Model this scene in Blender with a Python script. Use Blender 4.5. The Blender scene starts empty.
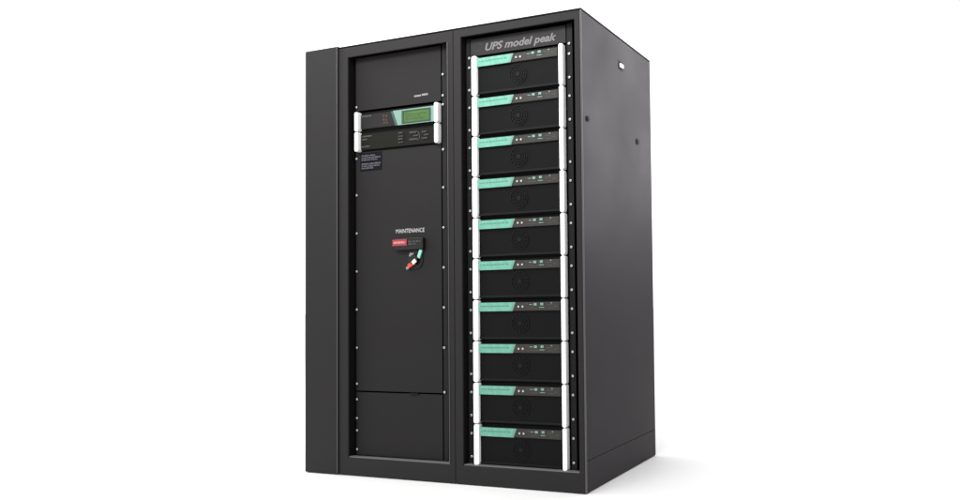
import bpy, bmesh, math, random
from mathutils import Vector, Matrix

random.seed(7)
scene = bpy.context.scene
COL = scene.collection

# ------------------------------------------------------------------ materials
def mat(name, rgb, rough=0.5, metal=0.0, spec=0.5, grain=0.0, grain_scale=900.0, vary=0.0, vary_scale=6.0, coat=0.0, emit=None):
    m = bpy.data.materials.new(name)
    m.use_nodes = True
    nt = m.node_tree
    b = nt.nodes["Principled BSDF"]
    b.inputs["Base Color"].default_value = (*rgb, 1)
    b.inputs["Roughness"].default_value = rough
    b.inputs["Metallic"].default_value = metal
    b.inputs["Specular IOR Level"].default_value = spec
    b.inputs["Coat Weight"].default_value = coat
    tc = nt.nodes.new("ShaderNodeTexCoord")
    if vary > 0:
        n = nt.nodes.new("ShaderNodeTexNoise")
        n.inputs["Scale"].default_value = vary_scale
        n.inputs["Detail"].default_value = 6
        nt.links.new(tc.outputs["Object"], n.inputs["Vector"])
        r = nt.nodes.new("ShaderNodeMapRange")
        r.inputs["From Min"].default_value = 0.3
        r.inputs["From Max"].default_value = 0.7
        r.inputs["To Min"].default_value = 1 - vary
        r.inputs["To Max"].default_value = 1 + vary
        nt.links.new(n.outputs["Fac"], r.inputs["Value"])
        mx = nt.nodes.new("ShaderNodeVectorMath")
        mx.operation = 'SCALE'
        mx.inputs[0].default_value = rgb
        nt.links.new(r.outputs["Result"], mx.inputs["Scale"])
        nt.links.new(mx.outputs["Vector"], b.inputs["Base Color"])
        r2 = nt.nodes.new("ShaderNodeMapRange")
        r2.inputs["From Min"].default_value = 0.3
        r2.inputs["From Max"].default_value = 0.7
        r2.inputs["To Min"].default_value = max(0.02, rough - 0.06)
        r2.inputs["To Max"].default_value = min(1, rough + 0.06)
        nt.links.new(n.outputs["Fac"], r2.inputs["Value"])
        nt.links.new(r2.outputs["Result"], b.inputs["Roughness"])
    if grain > 0:
        n = nt.nodes.new("ShaderNodeTexNoise")
        n.inputs["Scale"].default_value = grain_scale
        n.inputs["Detail"].default_value = 2
        nt.links.new(tc.outputs["Object"], n.inputs["Vector"])
        bp = nt.nodes.new("ShaderNodeBump")
        bp.inputs["Strength"].default_value = grain
        bp.inputs["Distance"].default_value = 0.0006
        nt.links.new(n.outputs["Fac"], bp.inputs["Height"])
        nt.links.new(bp.outputs["Normal"], b.inputs["Normal"])
    if emit:
        b.inputs["Emission Color"].default_value = (*emit[0], 1)
        b.inputs["Emission Strength"].default_value = emit[1]
    return m

PAINT = mat("charcoal_powder_coat", (0.0175, 0.0163, 0.0165), 0.6, spec=0.1, grain=0.25, vary=0.06, vary_scale=3.0)
SIDE = mat("charcoal_side_powder_coat", (0.0200, 0.0180, 0.0198), 0.46, spec=0.09, grain=0.25, vary=0.05, vary_scale=2.0)
PANEL = mat("charcoal_cover_powder_coat", (0.0134, 0.0123, 0.0125), 0.6, spec=0.1, grain=0.3, vary=0.06, vary_scale=4.0)
RAIL = mat("dark_rail_steel", (0.0085, 0.0083, 0.0087), 0.6, spec=0.12, grain=0.2)
EDGE = mat("dark_edge_trim", (0.004, 0.004, 0.004), 0.6, spec=0.1)
INNER = mat("black_interior", (0.004, 0.004, 0.004), 0.8, spec=0.1)
FACE = mat("module_black_plastic", (0.0030, 0.0031, 0.0035), 0.6, spec=0.08, grain=0.3, grain_scale=500)
MESHM = mat("fan_mesh_plastic", (0.0048, 0.0052, 0.0056), 0.6, spec=0.12)
BEZEL = mat("module_bezel_grey", (0.027, 0.0245, 0.0235), 0.5, spec=0.2, grain=0.2, vary=0.05, vary_scale=20)
ALU = mat("satin_white_aluminium", (0.90, 0.90, 0.90), 0.32, metal=0.0, spec=0.6, vary=0.02, vary_scale=40)
ZINC = mat("bright_zinc_screw", (0.46, 0.46, 0.47), 0.3, metal=0.35, spec=0.6)
GREEN = mat("mint_green_label", (0.108, 0.305, 0.226), 0.45, spec=0.3, vary=0.13, vary_scale=45)
PALEMINT = mat("pale_mint_fascia", (0.120, 0.225, 0.180), 0.45, spec=0.5, vary=0.04, vary_scale=20)
GREENINK = mat("label_ink_green", (0.065, 0.19, 0.14), 0.5, spec=0.2)
LCD = mat("green_lcd_glass", (0.045, 0.104, 0.022), 0.3, spec=0.2, vary=0.12, vary_scale=18)
LCDFRAME = mat("lcd_dark_green_frame", (0.008, 0.034, 0.014), 0.45, spec=0.4)
LCDINK = mat("lcd_segments", (0.022, 0.05, 0.015), 0.3, spec=0.3)
DKTEAL = mat("dark_teal_edge", (0.012, 0.045, 0.042), 0.4, spec=0.4)
UNITB = mat("keypad_unit_black", (0.0058, 0.0058, 0.0042), 0.55, spec=0.08, grain=0.2, vary=0.1, vary_scale=15)
UNITA = mat("display_unit_charcoal", (0.0130, 0.0120, 0.0122), 0.55, spec=0.1, grain=0.2)
WHITEINK = mat("white_print", (0.72, 0.72, 0.72), 0.5, spec=0.2)
LABELINK = mat("panel_white_print", (0.36, 0.36, 0.36), 0.5, spec=0.2)
GREYINK = mat("grey_print", (0.20, 0.195, 0.195), 0.5, spec=0.2)
HEADINK = mat("header_grey_print", (0.135, 0.128, 0.128), 0.5, spec=0.2)
FAINTINK = mat("faint_print", (0.028, 0.027, 0.027), 0.5, spec=0.15)
HIGHLIGHT = mat("edge_highlight_grey", (0.060, 0.058, 0.060), 0.4, spec=0.4)  # pale grey standing in for light caught on edges
SILL = mat("sill_lit_grey", (0.115, 0.113, 0.113), 0.4, spec=0.4)
INDIC = mat("indicator_grey_lens", (0.38, 0.37, 0.36), 0.35, spec=0.4)
HEADER = mat("header_grey_powder_coat", (0.0165, 0.0154, 0.0156), 0.5, spec=0.15, grain=0.3, vary=0.05)
DIMINK = mat("dim_grey_print", (0.055, 0.053, 0.050), 0.5, spec=0.2)
MINTINK = mat("mint_print", (0.14, 0.24, 0.20), 0.45, spec=0.3)
STICKER = mat("navy_black_sticker", (0.0028, 0.0028, 0.0055), 0.6, spec=0.06)
STICKINK = mat("sticker_lilac_grey_print", (0.060, 0.058, 0.072), 0.5, spec=0.2)
RED = mat("dark_red_label", (0.23, 0.016, 0.021), 0.4, spec=0.4)
REDINK = mat("pink_print_on_red", (0.45, 0.17, 0.17), 0.5, spec=0.2)
BRIGHTRED = mat("bright_red_plastic", (0.55, 0.018, 0.010), 0.35, spec=0.5)
RUSTINK = mat("rust_red_print", (0.045, 0.022, 0.018), 0.5, spec=0.2)
CREAM = mat("cream_plastic", (0.62, 0.56, 0.44), 0.35, spec=0.5)
TEAL = mat("teal_plastic", (0.20, 0.47, 0.40), 0.35, spec=0.5)
SWITCH = mat("black_switch_plastic", (0.005, 0.005, 0.0052), 0.5, spec=0.2)
FLOOR = mat("white_studio_floor", (0.715, 0.711, 0.707), 0.7, spec=0.1, vary=0.008, vary_scale=1.5)

# ------------------------------------------------------------------ mesh helpers
class MB:
    """Collects shapes into one mesh."""
    def __init__(self):
        self.bm = bmesh.new()
    def _merge(self, t, mi=0):
        for f in t.faces:
            f.material_index = mi
        me = bpy.data.meshes.new("tmp")
        t.to_mesh(me)
        t.free()
        self.bm.from_mesh(me)
        bpy.data.meshes.remove(me)
    def box(self, a, b, bev=0.0, seg=2, mi=0, M=None):
        t = bmesh.new()
        bmesh.ops.create_cube(t, size=1)
        for v in t.verts:
            v.co = Vector([a[i] + (v.co[i] + 0.5) * (b[i] - a[i]) for i in range(3)])
        if bev > 0:
            bmesh.ops.bevel(t, geom=t.edges[:], offset=bev, segments=seg, profile=0.5, affect='EDGES')
        if M is not None:
            bmesh.ops.transform(t, matrix=M, verts=t.verts)
        self._merge(t, mi)
        return self
    def prism(self, poly, y0, y1, bev=0.0, seg=2, mi=0, hole=None):
        """poly: (x, z) outline, front at y0, back at y1; optional rectangular hole (x0, z0, x1, z1)"""
        t = bmesh.new()
        if hole is None:
            f = t.faces.new([t.verts.new((x, y0, z)) for x, z in poly])
            r = bmesh.ops.extrude_face_region(t, geom=[f])
            for g in r['geom']:
                if isinstance(g, bmesh.types.BMVert):
                    g.co.y = y1
        else:
            x0, z0, x1, z1 = hole
            inner = [(x0, z0), (x1, z0), (x1, z1), (x0, z1)]
            rings = []
            for y in (y0, y1):
                rings.append(([t.verts.new((x, y, z)) for x, z in poly], [t.verts.new((x, y, z)) for x, z in inner]))
            (o0, i0), (o1, i1) = rings
            for k in range(4):
                n = (k + 1) % 4
                t.faces.new((o0[k], o0[n], i0[n], i0[k]))
                t.faces.new((o1[n], o1[k], i1[k], i1[n]))
                t.faces.new((o0[n], o0[k], o1[k], o1[n]))
                t.faces.new((i0[k], i0[n], i1[n], i1[k]))
        bmesh.ops.recalc_face_normals(t, faces=t.faces[:])
        if bev > 0:
            ed = [e for e in t.edges if len(e.link_faces) == 2 and e.calc_face_angle(0) > 0.3]
            bmesh.ops.bevel(t, geom=ed, offset=bev, segments=seg, profile=0.5, affect='EDGES')
        self._merge(t, mi)
        return self
    def disc(self, x, z, r, y0, y1, n=20, bev=0.0, mi=0):
        """a short cylinder with its axis along y"""
        t = bmesh.new()
        bmesh.ops.create_cone(t, cap_ends=True, segments=n, radius1=r, radius2=r, depth=abs(y1 - y0))
        M = Matrix.Translation((x, (y0 + y1) / 2, z)) @ Matrix.Rotation(math.pi / 2, 4, 'X')
        bmesh.ops.transform(t, matrix=M, verts=t.verts)
        if bev > 0:
            ed = [e for e in t.edges if e.calc_face_angle(0) > 0.8]
            bmesh.ops.bevel(t, geom=ed, offset=bev, segments=2, profile=0.5, affect='EDGES')
        self._merge(t, mi)
        return self
    def ring(self, x, z, r, w, y0, y1, n=40, a0=0.0, a1=2 * math.pi, mi=0):
        t = bmesh.new()
        full = abs(a1 - a0 - 2 * math.pi) < 1e-6
        k = n if full else n + 1
        sec = []
        for i in range(k):
            a = a0 + (a1 - a0) * i / n
            c, s = math.cos(a), math.sin(a)
            sec.append([t.verts.new((x + rr * c, y, z + rr * s)) for rr, y in ((r - w / 2, y0), (r + w / 2, y0), (r + w / 2, y1), (r - w / 2, y1))])
        for i in range(n):
            p, q = sec[i], sec[(i + 1) % k]
            for j in range(4):
                t.faces.new((p[j], p[(j + 1) % 4], q[(j + 1) % 4], q[j]))
        if not full:
            t.faces.new(sec[0][::-1])
            t.faces.new(sec[-1])
        bmesh.ops.recalc_face_normals(t, faces=t.faces[:])
        self._merge(t, mi)
        return self
    def build(self, name, mats, parent=None, smooth=False):
        me = bpy.data.meshes.new(name)
        self.bm.to_mesh(me)
        self.bm.free()
        for m in (mats if isinstance(mats, (list, tuple)) else [mats]):
            me.materials.append(m)
        if smooth:
            for p in me.polygons:
                p.use_smooth = True
            me.set_sharp_from_angle(angle=math.radians(40))
        o = bpy.data.objects.new(name, me)
        if smooth:
            wn = o.modifiers.new("weighted_normals", 'WEIGHTED_NORMAL')
            wn.keep_sharp = True
            wn.weight = 100
        COL.objects.link(o)
        if parent is not None:
            o.parent = parent
        return o

def thing(name, label, cat, loc=(0, 0, 0), group=None):
    o = bpy.data.objects.new(name, None)
    COL.objects.link(o)
    o.location = loc
    o.empty_display_size = 0.05
    o['label'] = label
    o['category'] = cat
    if group:
        o['group'] = group
    return o

def lettering(text, x0, z0, width, height, y, m, parent, shear=0.0, bold=0.0, name='lettering'):
    """real letters, stood up to face the front (-y), fitted to a width and a capital height"""
    cu = bpy.data.curves.new("letters", 'FONT')
    cu.body = text
    cu.shear = shear
    cu.offset = bold
    cu.extrude = 0.01
    cu.resolution_u = 4
    to = bpy.data.objects.new("letters", cu)
    COL.objects.link(to)
    dg = bpy.context.evaluated_depsgraph_get()
    dg.update()
    me = bpy.data.meshes.new_from_object(to.evaluated_get(dg))
    COL.objects.unlink(to)
    bpy.data.objects.remove(to)
    xs = [v.co.x for v in me.vertices]
    sx = width / (max(xs) - min(xs))
    sz = height / 0.69
    xm = min(xs)
    for v in me.vertices:
        v.co = Vector((x0 + (v.co.x - xm) * sx, y - v.co.z * 0.03, z0 + v.co.y * sz))
    me.name = name
    me.materials.clear()
    me.materials.append(m)
    o = bpy.data.objects.new(name, me)
    COL.objects.link(o)
    o.parent = parent
    return o

def print_lines(mb, x0, x1, z_rows, h, y, rnd, gap=0.25, mi=0):
    """rows of small illegible print: short raised dashes"""
    for z, frac in z_rows:
        x = x0
        end = x0 + (x1 - x0) * frac
        while x < end:
            w = rnd.uniform(0.6, 2.2) * h * 1.3
            mb.box((x, y, z), (min(x + w, end), y + 0.0004, z + h * rnd.uniform(0.8, 1.0)), mi=mi)
            x += w + h * gap * rnd.uniform(1.0, 2.2)

def screw(parent, x, z, y, r=0.0054):
    mb = MB()
    mb.disc(x, z, r * 1.55, y - 0.0008, y, 18, mi=1)            # dark washer
    mb.disc(x, z, r, y - 0.0045, y - 0.0008, 16, bev=0.0014)
    a = random.uniform(0, math.pi)
    for k in (0, 1):
        M = Matrix.Translation((x, 0, z)) @ Matrix.Rotation(a + k * math.pi / 2, 4, 'Y')
        mb.box((-r * 0.5, y - 0.0049, -r * 0.10), (r * 0.5, y - 0.0044, r * 0.10), mi=1, M=M)
    return mb.build('screw', [ZINC, EDGE], parent, smooth=True)

# ------------------------------------------------------------------ the cabinet
W, D, H = 1.493, 0.689, 2.0
cab = thing('equipment_cabinet', 'tall charcoal double-bay steel cabinet with narrow side compartment, standing on the white floor', 'cabinet')

# narrow closed compartment on the left
mb = MB()
mb.box((0.0, -0.004, 0.0025), (0.2015, D, 2.004), bev=0.0045, seg=3)
sc = mb.build('side_compartment', PAINT, cab, smooth=True)

# bay frames: door-less front rings
LB = (0.2045, 0.8525, 0.258, 0.083, 0.8215, 1.9435)    # outer x0, x1, opening x0 z0 x1 z1
RB = (0.8545, 1.4868, 0.8935, 0.083, 1.4610, 1.9555)
for (x0, x1, hx0, hz0, hx1, hz1) in (LB, RB):
    mb = MB()
    mb.prism([(x0, 0.0025), (x1, 0.0025), (x1, 1.9905), (x0, 1.9905)], 0.0, 0.010, bev=0.0026, seg=3, hole=(hx0, hz0, hx1, hz1))
    mb.build('bay_frame', PAINT, cab, smooth=True)
    # hollow shell behind the frame
    mb = MB()
    y0, y1 = 0.0105, D - 0.004
    mb.box((x0 + 0.002, y0, 0.008), (hx0 - 0.001, y1, 1.988))
    mb.box((hx1 + 0.001, y0, 0.008), (x1 - 0.0155, y1, 1.988))
    mb.box((hx0 - 0.001, y0, 0.008), (hx1 + 0.001, y1, hz0 - 0.004))
    mb.box((hx0 - 0.001, y0, hz1 + 0.02), (hx1 + 0.001, y1, 1.988))
    mb.box((hx0 - 0.001, 0.62, hz0 - 0.004), (hx1 + 0.001, y1, hz1 + 0.02))
    mb.build('bay_shell', INNER, cab)
    # return lip along the bottom of the opening, its lit top painted lighter
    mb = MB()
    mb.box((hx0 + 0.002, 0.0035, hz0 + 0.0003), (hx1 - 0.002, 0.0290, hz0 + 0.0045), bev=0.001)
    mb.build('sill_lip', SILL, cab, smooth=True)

mb = MB()
mb.box((0.203, 0.0012, 1.992), (W, D, 2.0), bev=0.002)
mb.build('top_panel', EDGE, cab, smooth=True)
mb = MB()
mb.box((0.203, D - 0.003, 0.006), (W - 0.001, D - 0.0005, 1.991), bev=0.0008)
mb.build('back_panel', PAINT, cab, smooth=True)

MB().box((1.4872, -0.0012, 0.0025), (1.4942, 0.0064, 1.9915), bev=0.0030, seg=4).build('corner_highlight', HIGHLIGHT, cab, smooth=True)  # strip added as the highlight down the front-right edge
# right flank
side = MB().box((1.4770, 0.0068, 0.1325), (W, D - 0.004, 1.9905), bev=0.0022, seg=3).build('side_panel', SIDE, cab, smooth=True)
MB().box((1.4770, 0.0068, 0.0025), (W - 0.0006, D - 0.004, 0.1305), bev=0.0022, seg=3).build('plinth_panel', SIDE, cab, smooth=True)
# fittings on the flank
mb = MB()
mb.box((W - 0.004, 0.332, 1.846), (W + 0.0005, 0.378, 1.889), bev=0.001, mi=1)
mb.box((W + 0.0005, 0.342, 1.858), (W + 0.0080, 0.374, 1.876), bev=0.002, mi=0)
mb.build('latch', [ALU, EDGE], side, smooth=True)
for (y, z, r) in ((0.043, 1.545, 0.0120), (0.524, 1.549, 0.0150)):
    t = MB().disc(0, 0, r, -0.002, 0.002, 20, bev=0.0008)
    t.disc(0, 0, r * 0.55, -0.0035, -0.002, 6)
    bmesh.ops.transform(t.bm, matrix=Matrix.Translation((W + 0.0015, y, z)) @ Matrix.Rotation(math.pi / 2, 4, 'Z'), verts=t.bm.verts)
    t.build('bolt', EDGE, side, smooth=True)

# edge highlights painted as thin pale strips: on the side compartment and round the right edge of the left opening
MB().box((0.1968, -0.0062, 0.010), (0.2003, -0.0030, 2.000), bev=0.0012).build('edge_highlight', HIGHLIGHT, cab, smooth=True)
MB().box((0.8222, -0.0022, 0.084), (0.8258, 0.0030, 1.9425), bev=0.0010).build('edge_highlight', HIGHLIGHT, cab, smooth=True)
# base skid, set back a little
MB().box((0.004, 0.008, 0.0), (W - 0.014, D - 0.01, 0.0022)).build('base', EDGE, cab)

YP = 0.030        # plane of everything mounted in the bays
# mounting rails
def rail(x0, x1, z0, z1, xs, zs):
    mb = MB()
    mb.box((x0, YP, z0), (x1, YP + 0.003, z1), bev=0.0006)
    mb.box((x0, YP + 0.003, z0), (x0 + 0.003, YP + 0.05, z1))
    r = mb.build('mounting_rail', RAIL, cab, smooth=True)
    for z in zs:
        screw(r, xs, z, YP)
    return r
rail(0.7680, 0.7925, 0.088, 1.952, 0.7745, (1.812, 1.717, 1.676, 1.473, 1.302, 1.123, 0.944, 0.766, 0.588, 0.391))
PITCH, ZTOP = 0.1785, 1.868
zs = [ZTOP - 0.001]
for i in range(10):
    zs += [ZTOP - i * PITCH - 0.044, ZTOP - i * PITCH - 0.144]
rail(1.4070, 1.4330, 0.086, 1.955, 1.4195, zs)
rail(0.9000, 0.9230, 0.086, 1.955, 0.9165, zs)

# ------------------------------------------------------------------ left bay covers
def cover(x0, x1, z0, z1, screws, y=YP):
    c = MB().box((x0, y, z0), (x1, y + 0.003, z1), bev=0.0012).build('cover_panel', PANEL, cab, smooth=True)
    for z in screws:
        screw(c, 0.2815, z, y, r=0.0052)
    return c
c = cover(0.2745, 0.7615, 1.6945, 1.9460, (1.713,))
mb = MB()
rnd = random.Random(3)
print_lines(mb, 0.614, 0.652, ((1.7265, 1),), 0.0085, YP - 0.0004, rnd, gap=0.08)
print_lines(mb, 0.656, 0.690, ((1.7285, 1),), 0.0095, YP - 0.0004, rnd, gap=0.08)
mb.build('printed_mark', GREYINK, c)
c = cover(0.2745, 0.7615, 0.3860, 1.4975, (1.469, 1.297, 1.118, 0.940, 0.762, 0.585, 0.418))
# warning sticker
st = MB().box((0.301, YP - 0.0006, 1.407), (0.4285, YP - 0.0001, 1.4935), bev=0.0002).build('warning_sticker', STICKER, c)
mb = MB()
rnd = random.Random(5)
print_lines(mb, 0.309, 0.420, ((1.4765, 0.72), (1.4665, 1.0), (1.4565, 0.85)), 0.0072, YP - 0.001, rnd)
print_lines(mb, 0.309, 0.420, ((1.4375, 1.0), (1.4275, 0.95), (1.4175, 0.62)), 0.0078, YP - 0.001, rnd)
mb.build('sticker_print', STICKINK, c)
# bypass switch
lettering("MAINTENANCE", 0.508, 1.1085, 0.160, 0.0180, YP - 0.0004, LABELINK, c, bold=0.006)
MB().prism([(0.512, 1.028), (0.672, 1.028), (0.672, 1.083), (0.512, 1.083)], YP - 0.016, YP, bev=0.004, seg=3).build('switch_housing', SWITCH, c, smooth=True)
lp = MB().box((0.504, YP - 0.0185, 1.0485), (0.5845, YP - 0.0161, 1.0775), bev=0.0008).build('switch_plate', RED, c, smooth=True)
lp['label'] = 'dark red plate on the switch housing'
mb = MB()
print_lines(mb, 0.512, 0.576, ((1.0585, 1),), 0.0105, YP - 0.0191, random.Random(11), gap=0.1)
mb.build('plate_print', REDINK, c)
mb = MB()
print_lines(mb, 0.592, 0.660, ((1.063, 1), (1.052, 0.6)), 0.0065, YP - 0.0166, random.Random(12), gap=0.5)
mb.build('housing_print', DIMINK, c)
mb = MB()
mb.disc(0.618, 0.984, 0.0440, YP - 0.004, YP, 36, bev=0.0015)
mb.disc(0.618, 0.984, 0.0230, YP - 0.016, YP - 0.004, 30, bev=0.003)
mb.build('switch_knob', SWITCH, c, smooth=True)
def rot_box(cx, cz, L, w, ang, y0, y1, m, name, bev=0.002):
    M = Matrix.Translation((cx, 0, cz)) @ Matrix.Rotation(-math.radians(ang), 4, 'Y')
    return MB().box((-L / 2, y0, -w / 2), (L / 2, y1, w / 2), bev=bev, M=M).build(name, m, c, smooth=True)
rot_box(0.6490, 1.0090, 0.040, 0.0165, 68, YP - 0.012, YP - 0.0041, TEAL, 'switch_marker')
rot_box(0.5975, 1.0060, 0.018, 0.0150, 60, YP - 0.009, YP - 0.0041, GREYINK, 'switch_marker')
rot_box(0.6175, 1.0100, 0.008, 0.0070, 20, YP - 0.0175, YP - 0.0161, GREYINK, 'switch_marker', 0.0008)
rot_box(0.5985, 0.9600, 0.025, 0.0190, 28, YP - 0.014, YP - 0.0041, BRIGHTRED, 'switch_lever')
rot_box(0.6235, 0.9740, 0.024, 0.0185, 36, YP - 0.0185, YP - 0.0041, CREAM, 'switch_lever')
rot_box(0.5790, 0.9480, 0.017, 0.0130, 30, YP - 0.009, YP - 0.001, GREYINK, 'switch_lever')
c = cover(0.2745, 0.7615, 0.0900, 0.3795, (0.346, 0.259, 0.203, 0.116))
MB().box((0.585, YP - 0.004, 0.3735), (0.632, YP + 0.001, 0.3835), bev=0.001).build('finger_pull', EDGE, c)

# header above the modules
hd = MB().box((0.917, YP, 1.8735), (1.4020, YP + 0.003, 1.9500), bev=0.001).build('header_panel', HEADER, cab, smooth=True)
lettering("UPS model peak", 1.000, 1.8915, 0.358, 0.0315, YP - 0.0005, HEADINK, hd, shear=0.28, bold=0.03)
MB().ring(0.967, 1.911, 0.0165, 0.0035, YP - 0.0005, YP, a0=-2.2, a1=2.2).ring(0.955, 1.911, 0.0165, 0.003, YP - 0.0005, YP, a0=1.5, a1=4.6).build('emblem', FAINTINK, hd)

# ------------------------------------------------------------------ handles
def handle(parent, xc, z0, z1, w, y_front, y_back):
    """a bright bar pull with rounded ends"""
    mb = MB()
    r = w * 0.36
    poly = []
    for (cx, cz, a0) in ((xc + w / 2 - r, z1 - r, 0), (xc - w / 2 + r, z1 - r, 90), (xc - w / 2 + r, z0 + r, 180), (xc + w / 2 - r, z0 + r, 270)):
        for k in range(6):
            a = math.radians(a0 + 90 * k / 5)
            poly.append((cx + r * math.cos(a), cz + r * math.sin(a)))
    mb.prism(poly, y_front, y_back, bev=0.003, seg=2)
    return mb.build('handle', ALU, parent, smooth=True)

# ------------------------------------------------------------------ left bay control units
du = thing('display_unit', 'control unit with green display screen and mint fascia, above the dark keypad unit', 'control unit', (0.2745, YP, 1.5925), 'control units in the left bay')
MB().box((0.002, 0.004, 0.0005), (0.487, 0.30, 0.0925), bev=0.001).build('body', INNER, du)
MB().box((0.036, -0.006, 0.0120), (0.462, 0.0045, 0.0795), bev=0.0015).build('faceplate', UNITA, du, smooth=True)
MB().prism([(0.212, 0.0795), (0.2245, 0.0795), (0.2525, 0.011), (0.238, 0.011)], -0.0075, -0.0062, bev=0.0004).build('accent_stripe', DKTEAL, du)
MB().prism([(0.2255, 0.0805), (0.4605, 0.0815), (0.4605, 0.0105), (0.2535, 0.0105)], -0.0085, -0.0062, bev=0.0006).build('fascia', PALEMINT, du)
sf = MB().prism([(0.277, 0.0155), (0.438, 0.0155), (0.438, 0.0750), (0.277, 0.0750)], -0.0110, -0.0086, bev=0.0008, hole=(0.289, 0.0215, 0.430, 0.0690)).build('screen_frame', LCDFRAME, du, smooth=True)
MB().box((0.2895, -0.0098, 0.0218), (0.4296, -0.0087, 0.0687)).build('screen', LCD, sf)
mb = MB()
print_lines(mb, 0.299, 0.418, ((0.052, 0.95), (0.041, 0.7), (0.030, 0.85)), 0.006, -0.0102, random.Random(21), gap=0.4)
mb.build('screen_text', LCDINK, sf)
mb = MB()
print_lines(mb, 0.043, 0.098, ((0.0685, 1),), 0.0070, -0.0064, random.Random(22), gap=0.2)
mb.build('printed_mark', DIMINK, du)
mb = MB()
for k, (x, z) in enumerate(((0.166, 0.058), (0.182, 0.055), (0.165, 0.041), (0.181, 0.038), (0.168, 0.026), (0.184, 0.023))):
    mb.box((x, -0.0066, z), (x + 0.011, -0.0061, z + 0.010))
mb.build('status_symbols', RUSTINK, du)
handle(du, 0.0215, 0.0025, 0.0920, 0.0215, -0.020, 0.0045)
handle(du, 0.4755, 0.0020, 0.0920, 0.0205, -0.020, 0.0045)

ku = thing('keypad_unit', 'flat black keypad unit with faint grey symbols, directly under the display unit', 'control unit', (0.2745, YP, 1.4985), 'control units in the left bay')
MB().box((0.002, 0.004, 0.0005), (0.487, 0.30, 0.0925), bev=0.001).build('body', INNER, ku)
MB().box((0.036, -0.006, 0.0080), (0.460, 0.0045, 0.0810), bev=0.0015).build('faceplate', UNITB, ku, smooth=True)
for (x, z, w, h) in ((0.255, 0.064, 0.026, 0.009), (0.255, 0.050, 0.030, 0.006), (0.255, 0.036, 0.026, 0.009), (0.255, 0.022, 0.030, 0.006),
                     (0.318, 0.060, 0.040, 0.010), (0.340, 0.045, 0.030, 0.008), (0.318, 0.028, 0.046, 0.010),
                     (0.386, 0.058, 0.028, 0.008), (0.400, 0.044, 0.026, 0.008), (0.386, 0.029, 0.034, 0.008)):
    MB().box((x, -0.0088, z), (x + w, -0.0061, z + h), bev=0.0012).build('key', BEZEL, ku, smooth=True)
mb = MB()
print_lines(mb, 0.043, 0.100, ((0.068, 1), (0.054, 0.5), (0.020, 0.8)), 0.0065, -0.0064, random.Random(31), gap=0.3)
mb.ring(0.352, 0.046, 0.022, 0.003, -0.0064, -0.006, a0=-1.2, a1=2.4)
mb.build('printed_mark', DIMINK, ku)
handle(ku, 0.0215, 0.0010, 0.0925, 0.0215, -0.020, 0.0045)
handle(ku, 0.4755, 0.0035, 0.0925, 0.0205, -0.020, 0.0045)

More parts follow.
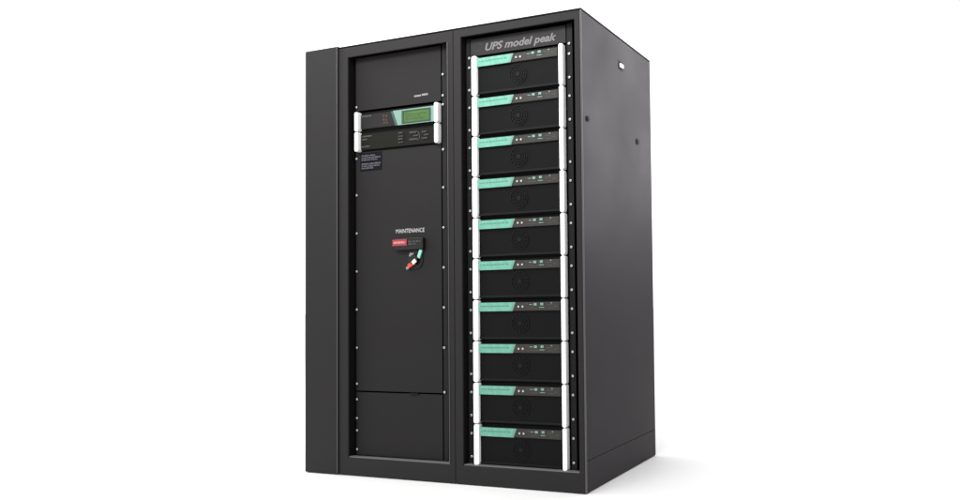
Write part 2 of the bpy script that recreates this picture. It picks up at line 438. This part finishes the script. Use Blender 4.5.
# ------------------------------------------------------------------ the power modules
MH = 0.1775
def make_module():
    root = thing('power_module', '', 'power module')
    z1 = MH
    # chassis
    MB().box((0.012, 0.004, 0.0005), (0.476, 0.52, z1 - 0.0005), bev=0.001).build('body', INNER, root)
    # recessed black lower face with a lip along its bottom
    lower = MB().box((0.044, -0.007, 0.0125), (0.447, 0.0045, 0.1265), bev=0.001)
    lower.build('front_panel', FACE, root, smooth=True)
    MB().prism([(0.044, 0.0075), (0.447, 0.0075), (0.447, 0.0165), (0.044, 0.0165)], -0.0095, -0.0072, bev=0.001).build('bottom_lip', MESHM, root, smooth=True)
    # fan guard: rings and curved vanes
    g = MB()
    fx, fz = 0.2500, 0.0740
    for r in (0.009, 0.020, 0.031, 0.042):
        g.ring(fx, fz, r, 0.0026, -0.0095, -0.0071, n=36)
    for k in range(12):
        a = 2 * math.pi * k / 12
        M = Matrix.Translation((fx, 0, fz)) @ Matrix.Rotation(a, 4, 'Y')
        g.box((0.009, -0.0092, -0.0012), (0.043, -0.0072, 0.0012), M=M)
    g.disc(fx, fz, 0.010, -0.0105, -0.0072, 20, bev=0.001)
    g.build('fan_guard', MESHM, root, smooth=True)
    # upper bezel
    MB().box((0.046, -0.0145, 0.1275), (0.447, 0.0045, 0.1640), bev=0.0018).build('control_strip', BEZEL, root, smooth=True)
    gl = MB().prism([(0.0455, 0.1270), (0.2180, 0.1270), (0.2335, 0.1645), (0.0455, 0.1645)], -0.0165, -0.0147, bev=0.0006).build('green_label', GREEN, root, smooth=True)
    mb = MB()
    print_lines(mb, 0.056, 0.206, ((0.1465, 1.0),), 0.0058, -0.0168, random.Random(41), gap=0.5)
    mb.build('label_print', GREENINK, gl)
    MB().prism([(0.2075, 0.1285), (0.2165, 0.1285), (0.2300, 0.1625), (0.2210, 0.1625)], -0.0171, -0.0166, bev=0.0002).build('label_corner', PALEMINT, gl)
    for x in (0.2470, 0.2675):
        MB().disc(x, 0.1455, 0.0046, -0.0172, -0.0146, 14, bev=0.001).build('indicator', INDIC, root, smooth=True)
    MB().ring(0.3250, 0.1450, 0.0120, 0.0026, -0.0150, -0.0145, a0=0.5, a1=3.0).build('printed_arc', DIMINK, root)
    for x, z, w, h in ((0.300, 0.1385, 0.040, 0.0022), (0.384, 0.1500, 0.028, 0.0030), (0.418, 0.1430, 0.016, 0.0032), (0.392, 0.1370, 0.022, 0.0024), (0.284, 0.1560, 0.010, 0.0030)):
        MB().box((x, -0.0150, z), (x + w, -0.0145, z + h)).build('printed_mark', DIMINK, root)
    for x, z in ((0.3300, 0.1540), (0.3620, 0.1550)):
        MB().box((x - 0.0075, -0.0170, z - 0.0055), (x + 0.0075, -0.0146, z + 0.0055), bev=0.0016).build('button', MINTINK, root, smooth=True)
    for x, z, w, h in ((0.349, 0.1400, 0.023, 0.0028), (0.300, 0.1525, 0.014, 0.0027), (0.404, 0.1575, 0.006, 0.0040)):
        MB().box((x, -0.0150, z), (x + w, -0.0145, z + h)).build('printed_symbol', MINTINK, root)
    handle(root, 0.0322, 0.0010, z1 - 0.0010, 0.0262, -0.020, 0.0045)
    handle(root, 0.4660, 0.0010, z1 - 0.0010, 0.0205, -0.020, 0.0045)
    return root

LABELS = [
    'topmost black power module with mint label, right under the lettered header panel',
    'second power module from the top of the right bay',
    'third power module from the top of the right bay',
    'fourth power module from the top of the right bay',
    'fifth power module from the top, just above the middle of the stack',
    'sixth power module from the top, just below the middle of the stack',
    'fourth power module from the bottom of the right bay',
    'third power module from the bottom of the right bay',
    'power module second from the bottom, resting just above the lowest one',
    'lowest black power module with mint label, just above the bottom frame of the right bay',
]
proto = make_module()
for i, lab in enumerate(LABELS):
    if i == 0:
        o = proto
    else:
        o = proto.copy()
        COL.objects.link(o)
        for ch in proto.children:
            if ch.parent is not proto:
                continue
            k = ch.copy()
            COL.objects.link(k)
            k.parent = o
            for g in ch.children:
                s = g.copy()
                COL.objects.link(s)
                s.parent = k
    o.location = (0.9215 + random.uniform(-0.0006, 0.0006), YP + random.uniform(-0.0008, 0.0012), ZTOP - i * PITCH - MH)
    o['label'] = lab
    o['group'] = 'power modules stacked in the right bay'

# ------------------------------------------------------------------ the studio
mb = MB()
bm = mb.bm
S = 40.0
v = [bm.verts.new(p) for p in ((-S, -S, 0), (S, -S, 0), (S, S, 0), (-S, S, 0))]
bm.faces.new(v)
fl = mb.build('floor', FLOOR)
fl['kind'] = 'structure'

world = bpy.data.worlds.new("World")
scene.world = world
world.use_nodes = True
bg = world.node_tree.nodes["Background"]
nt = world.node_tree
tc = nt.nodes.new("ShaderNodeTexCoord")
sp = nt.nodes.new("ShaderNodeSeparateXYZ")
mr = nt.nodes.new("ShaderNodeMapRange")          # white surround, brightness added on the left to deepen the floor shadow
mr.interpolation_type = 'SMOOTHSTEP'
mr.inputs["From Min"].default_value = 0.1
mr.inputs["From Max"].default_value = -0.95
mr.inputs["To Min"].default_value = 1.04
mr.inputs["To Max"].default_value = 2.55
nt.links.new(tc.outputs["Generated"], sp.inputs["Vector"])
nt.links.new(sp.outputs["X"], mr.inputs["Value"])
nt.links.new(mr.outputs["Result"], bg.inputs["Strength"])
bg.inputs["Color"].default_value = (1.0, 1.0, 1.0, 1)

def area(name, loc, target, sx, sy, power, color=(1, 1, 1), spread=180):
    l = bpy.data.lights.new(name, 'AREA')
    l.shape = 'RECTANGLE'
    l.size, l.size_y = sx, sy
    l.energy = power
    l.color = color
    l.spread = math.radians(spread)
    o = bpy.data.objects.new(name, l)
    COL.objects.link(o)
    o.location = loc
    o.rotation_euler = (Vector(target) - Vector(loc)).to_track_quat('-Z', 'Y').to_euler()
    return o
area('key_softbox', (-3.8, 0.1, 4.3), (0.7, 0.4, 0.6), 2.4, 2.4, 230)
area('top_softbox', (1.0, -1.45, 3.05), (0.95, 0.0, 1.75), 2.2, 0.6, 21, spread=80)
area('side_softbox', (3.5, 3.3, 2.75), (1.49, 0.35, 1.75), 1.7, 2.5, 17, (1.0, 0.965, 1.02), spread=58)

# ------------------------------------------------------------------ camera
F, SX, SY = 680.766642, 250.0, 23.6542293
YAW, PIT, ROL = 0.308755699, 0.0309197736, -0.018812381
cam = bpy.data.cameras.new("camera")
co = bpy.data.objects.new("camera", cam)
COL.objects.link(co)
right = Vector((math.cos(YAW), math.sin(YAW), 0))
fwd = Vector((-math.sin(YAW), math.cos(YAW), 0))
up = Vector((0, 0, 1))
f2 = math.cos(PIT) * fwd + math.sin(PIT) * up
u2 = -math.sin(PIT) * fwd + math.cos(PIT) * up
r3 = math.cos(ROL) * right + math.sin(ROL) * u2
u3 = -math.sin(ROL) * right + math.cos(ROL) * u2
M = Matrix((r3, u3, -f2)).transposed().to_4x4()
M.translation = Vector((2.90836217, -2.47117658, 0.798640907))
co.matrix_world = M
cam.sensor_fit = 'HORIZONTAL'
cam.sensor_width = 36.0
cam.lens = F * 36.0 / 960.0
cam.shift_x = -SX / 960.0
cam.shift_y = SY / 960.0
cam.clip_start = 0.05
cam.clip_end = 300
scene.camera = co

scene.view_settings.view_transform = 'Standard'
scene.view_settings.look = 'None'
scene.view_settings.exposure = 0
scene.view_settings.gamma = 1
